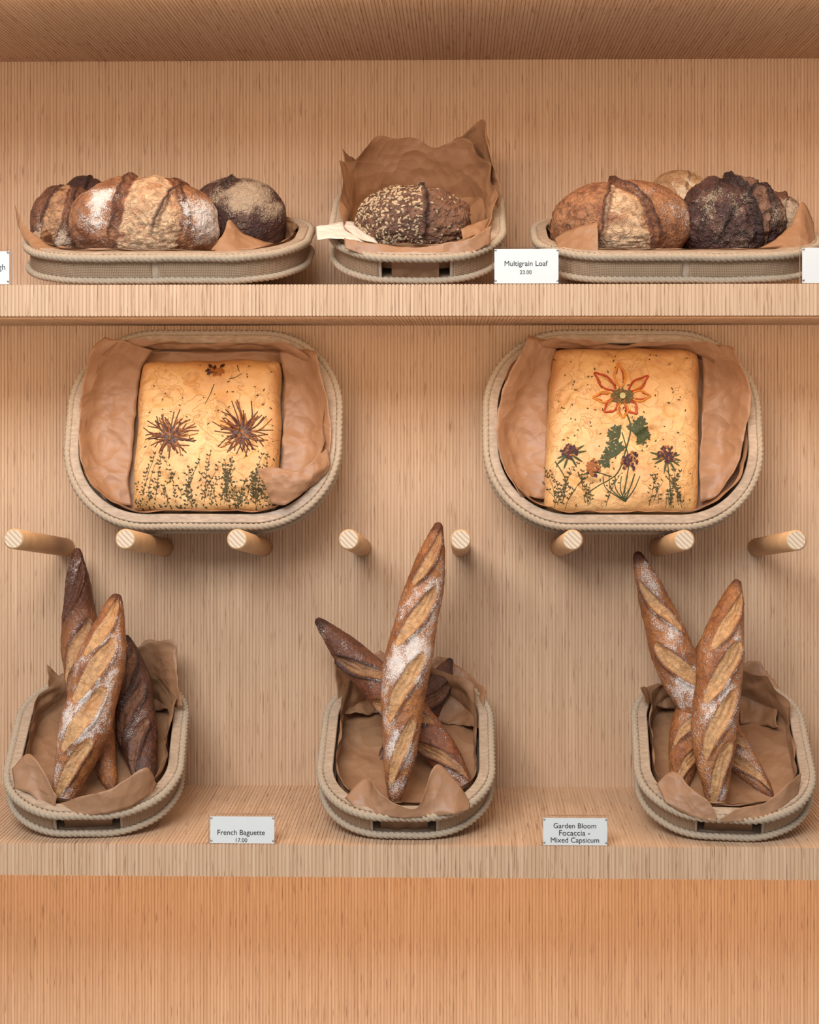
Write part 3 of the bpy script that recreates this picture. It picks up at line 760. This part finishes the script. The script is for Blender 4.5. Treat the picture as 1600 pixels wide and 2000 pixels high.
parsley(1205, 890, rd(120), 33); parsley(1190, 898, rd(195), 22); parsley(1252, 825, rd(80), 14)
for (x, y, acc, R) in ((1112, 880, PU, 13), (1230, 900, PU, 16), (1303, 886, PU, 15), (1160, 912, BN, 15)):
    for k in range(50):
        a = random.random()*6.283; r = R*math.sqrt(random.random())*.9; leaf(acc if k % 5 else (BN if acc is PU else PU), P, x+r*math.cos(a), y+r*math.sin(a), random.random()*6.28, 8, 5, .0022)
for (x, y, angs) in ((1112, 886, (-160, -140, -110, -60, -30, 10, 30)), (1303, 892, (-170, -150, -100, -60, -35, -15, 165, 10))):
    for d in angs: leaf(GR, P, x, y, rd(d), random.uniform(26, 38), 4.5, .001)
for pts in ([(1303, 895), (1308, 940), (1310, 985)], [(1228, 912), (1222, 945), (1215, 975)], [(1195, 930), (1150, 925), (1110, 975)], [(1240, 925), (1232, 950), (1215, 975)],
            [(1300, 930), (1318, 950), (1330, 975)], [(1085, 900), (1105, 940), (1090, 980)]):
    tube(GR, P, pts, .0013, .0009, 14)
for k in range(7):
    tube(GR, P, [(1222, 978), (1212+(k-3)*9, 955), (1214+(k-3)*12, 930)], .0013, .0009, 9)
for k in range(26):
    x = random.choice((1085, 1100, 1122, 1150, 1185, 1270, 1290, 1310, 1328))+random.uniform(-9, 9)
    thyme(H, P, x, 985+random.uniform(-16, 6), random.uniform(25, 70), random.uniform(-28, 28))
for k in range(100): leaf(H, P, random.uniform(1080, 1355), random.uniform(690, 985), random.random()*6.28, random.uniform(3, 7), 2.4)
for n_, a_, m_ in (("red_capsicum_petals", RD, M_RED), ("orange_capsicum_petals", OR, M_ORG), ("parsley_leaves", GR, M_GREEN), ("thyme_sprigs", H, M_HERB),
                   ("purple_petals", PU, M_PURP), ("brown_petals", BN, M_BRN), ("capsicum_seed_centre", CN, plain("dark_centre", (.10, .075, .02), .6))):
    mesh_obj(n_, a_.v, a_.f, m_, fe)

# ------------------------------------------------------------------ price tags
def tag(px0, px1, pyt, pyb, y, zb, lines):
    zb += .0004
    a = W(px0, pyb, y); b = W(px1, pyt, y); cxw = (a.x+b.x)/2; wd = b.x-a.x; ht = b.z-zb
    e = empty("price_tag", Matrix.Translation((cxw, y, zb)))
    box("acrylic_holder", -wd/2, wd/2, 0, .007, 0, ht, M_ACR, e, .0006)
    box("card_insert", -wd/2+.004, wd/2-.004, -.0008, -.0002, .001, ht-.004, M_CARD, e)
    A = Acc()
    for sx in (-1, 1):
        for z in (.007, ht-.006):
            p = Vector((sx*(wd/2-.006), -.0005, z)); A.add(*sweep([p, p+Vector((0, -.002, 0))], .0022, 10))
    mesh_obj("corner_pins", A.v, A.f, M_STEEL, e)
    for (txt, cpx, cpy, wpx) in lines:
        cu = bpy.data.curves.new("label_text", 'FONT'); cu.body = txt; cu.align_x = 'CENTER'; cu.align_y = 'CENTER'; cu.size = .01
        cu.extrude = .0001; cu.materials.append(M_TEXT)
        o = bpy.data.objects.new("label_text", cu); link(o, e); bpy.context.view_layer.update()
        cu.size = .01*(wpx*(y-CAM.y)/F)/max(o.dimensions.x, 1e-5)
        q = W(cpx, cpy, y); o.location = (q.x-cxw, -.0013, q.z-zb); o.rotation_euler = (rd(90), 0, 0)
tag(962, 1095, 482, 556, -.446, SH_U, [("Multigrain Loaf", 1027, 515, 84), ("23.00", 1027, 532, 23)])
tag(-111, 22, 487, 557, -.446, SH_U, [("gh", 4, 522, 14)])
tag(1563, 1696, 480, 556, -.446, SH_U, [])
tag(407, 540, 1591, 1650, -.446, SH_L, [("French Baguette", 471, 1626, 93), ("17.00", 471, 1641, 22)])
tag(1057, 1190, 1594, 1656, -.446, SH_L, [("Garden Bloom", 1123, 1613, 83), ("Focaccia -", 1122, 1627, 60), ("Mixed Capsicum", 1123, 1641, 94)])

# ------------------------------------------------------------------ lights
def area(name, loc, rot, sx, sy, e, col):
    l = bpy.data.lights.new(name, 'AREA'); l.shape = 'RECTANGLE'; l.size = sx; l.size_y = sy; l.energy = e; l.color = col
    o = bpy.data.objects.new(name, l); o.location = loc; o.rotation_euler = [rd(r) for r in rot]; link(o)
WARM = (1, .70, .45)
area("led_strip_ceiling", (0, -.62, CEIL-.01), (30, 0, 0), 2.8, .03, 8, WARM)
area("led_strip_upper_shelf", (0, -.40, SH_UB-.006), (25, 0, 0), 2.8, .02, 6.5, WARM)
area("led_strip_lower_shelf", (0, -.40, SH_LB-.006), (25, 0, 0), 2.8, .02, 7.5, (1, .64, .36))
area("shop_window", (-1.0, -3.7, 3.4), (54, 0, -14), 2.4, 1.4, 175, (.90, .95, 1))
w = bpy.data.worlds.new("world"); scn.world = w; w.use_nodes = True
w.node_tree.nodes['Background'].inputs[0].default_value = (.90, .94, 1, 1); w.node_tree.nodes['Background'].inputs[1].default_value = .42
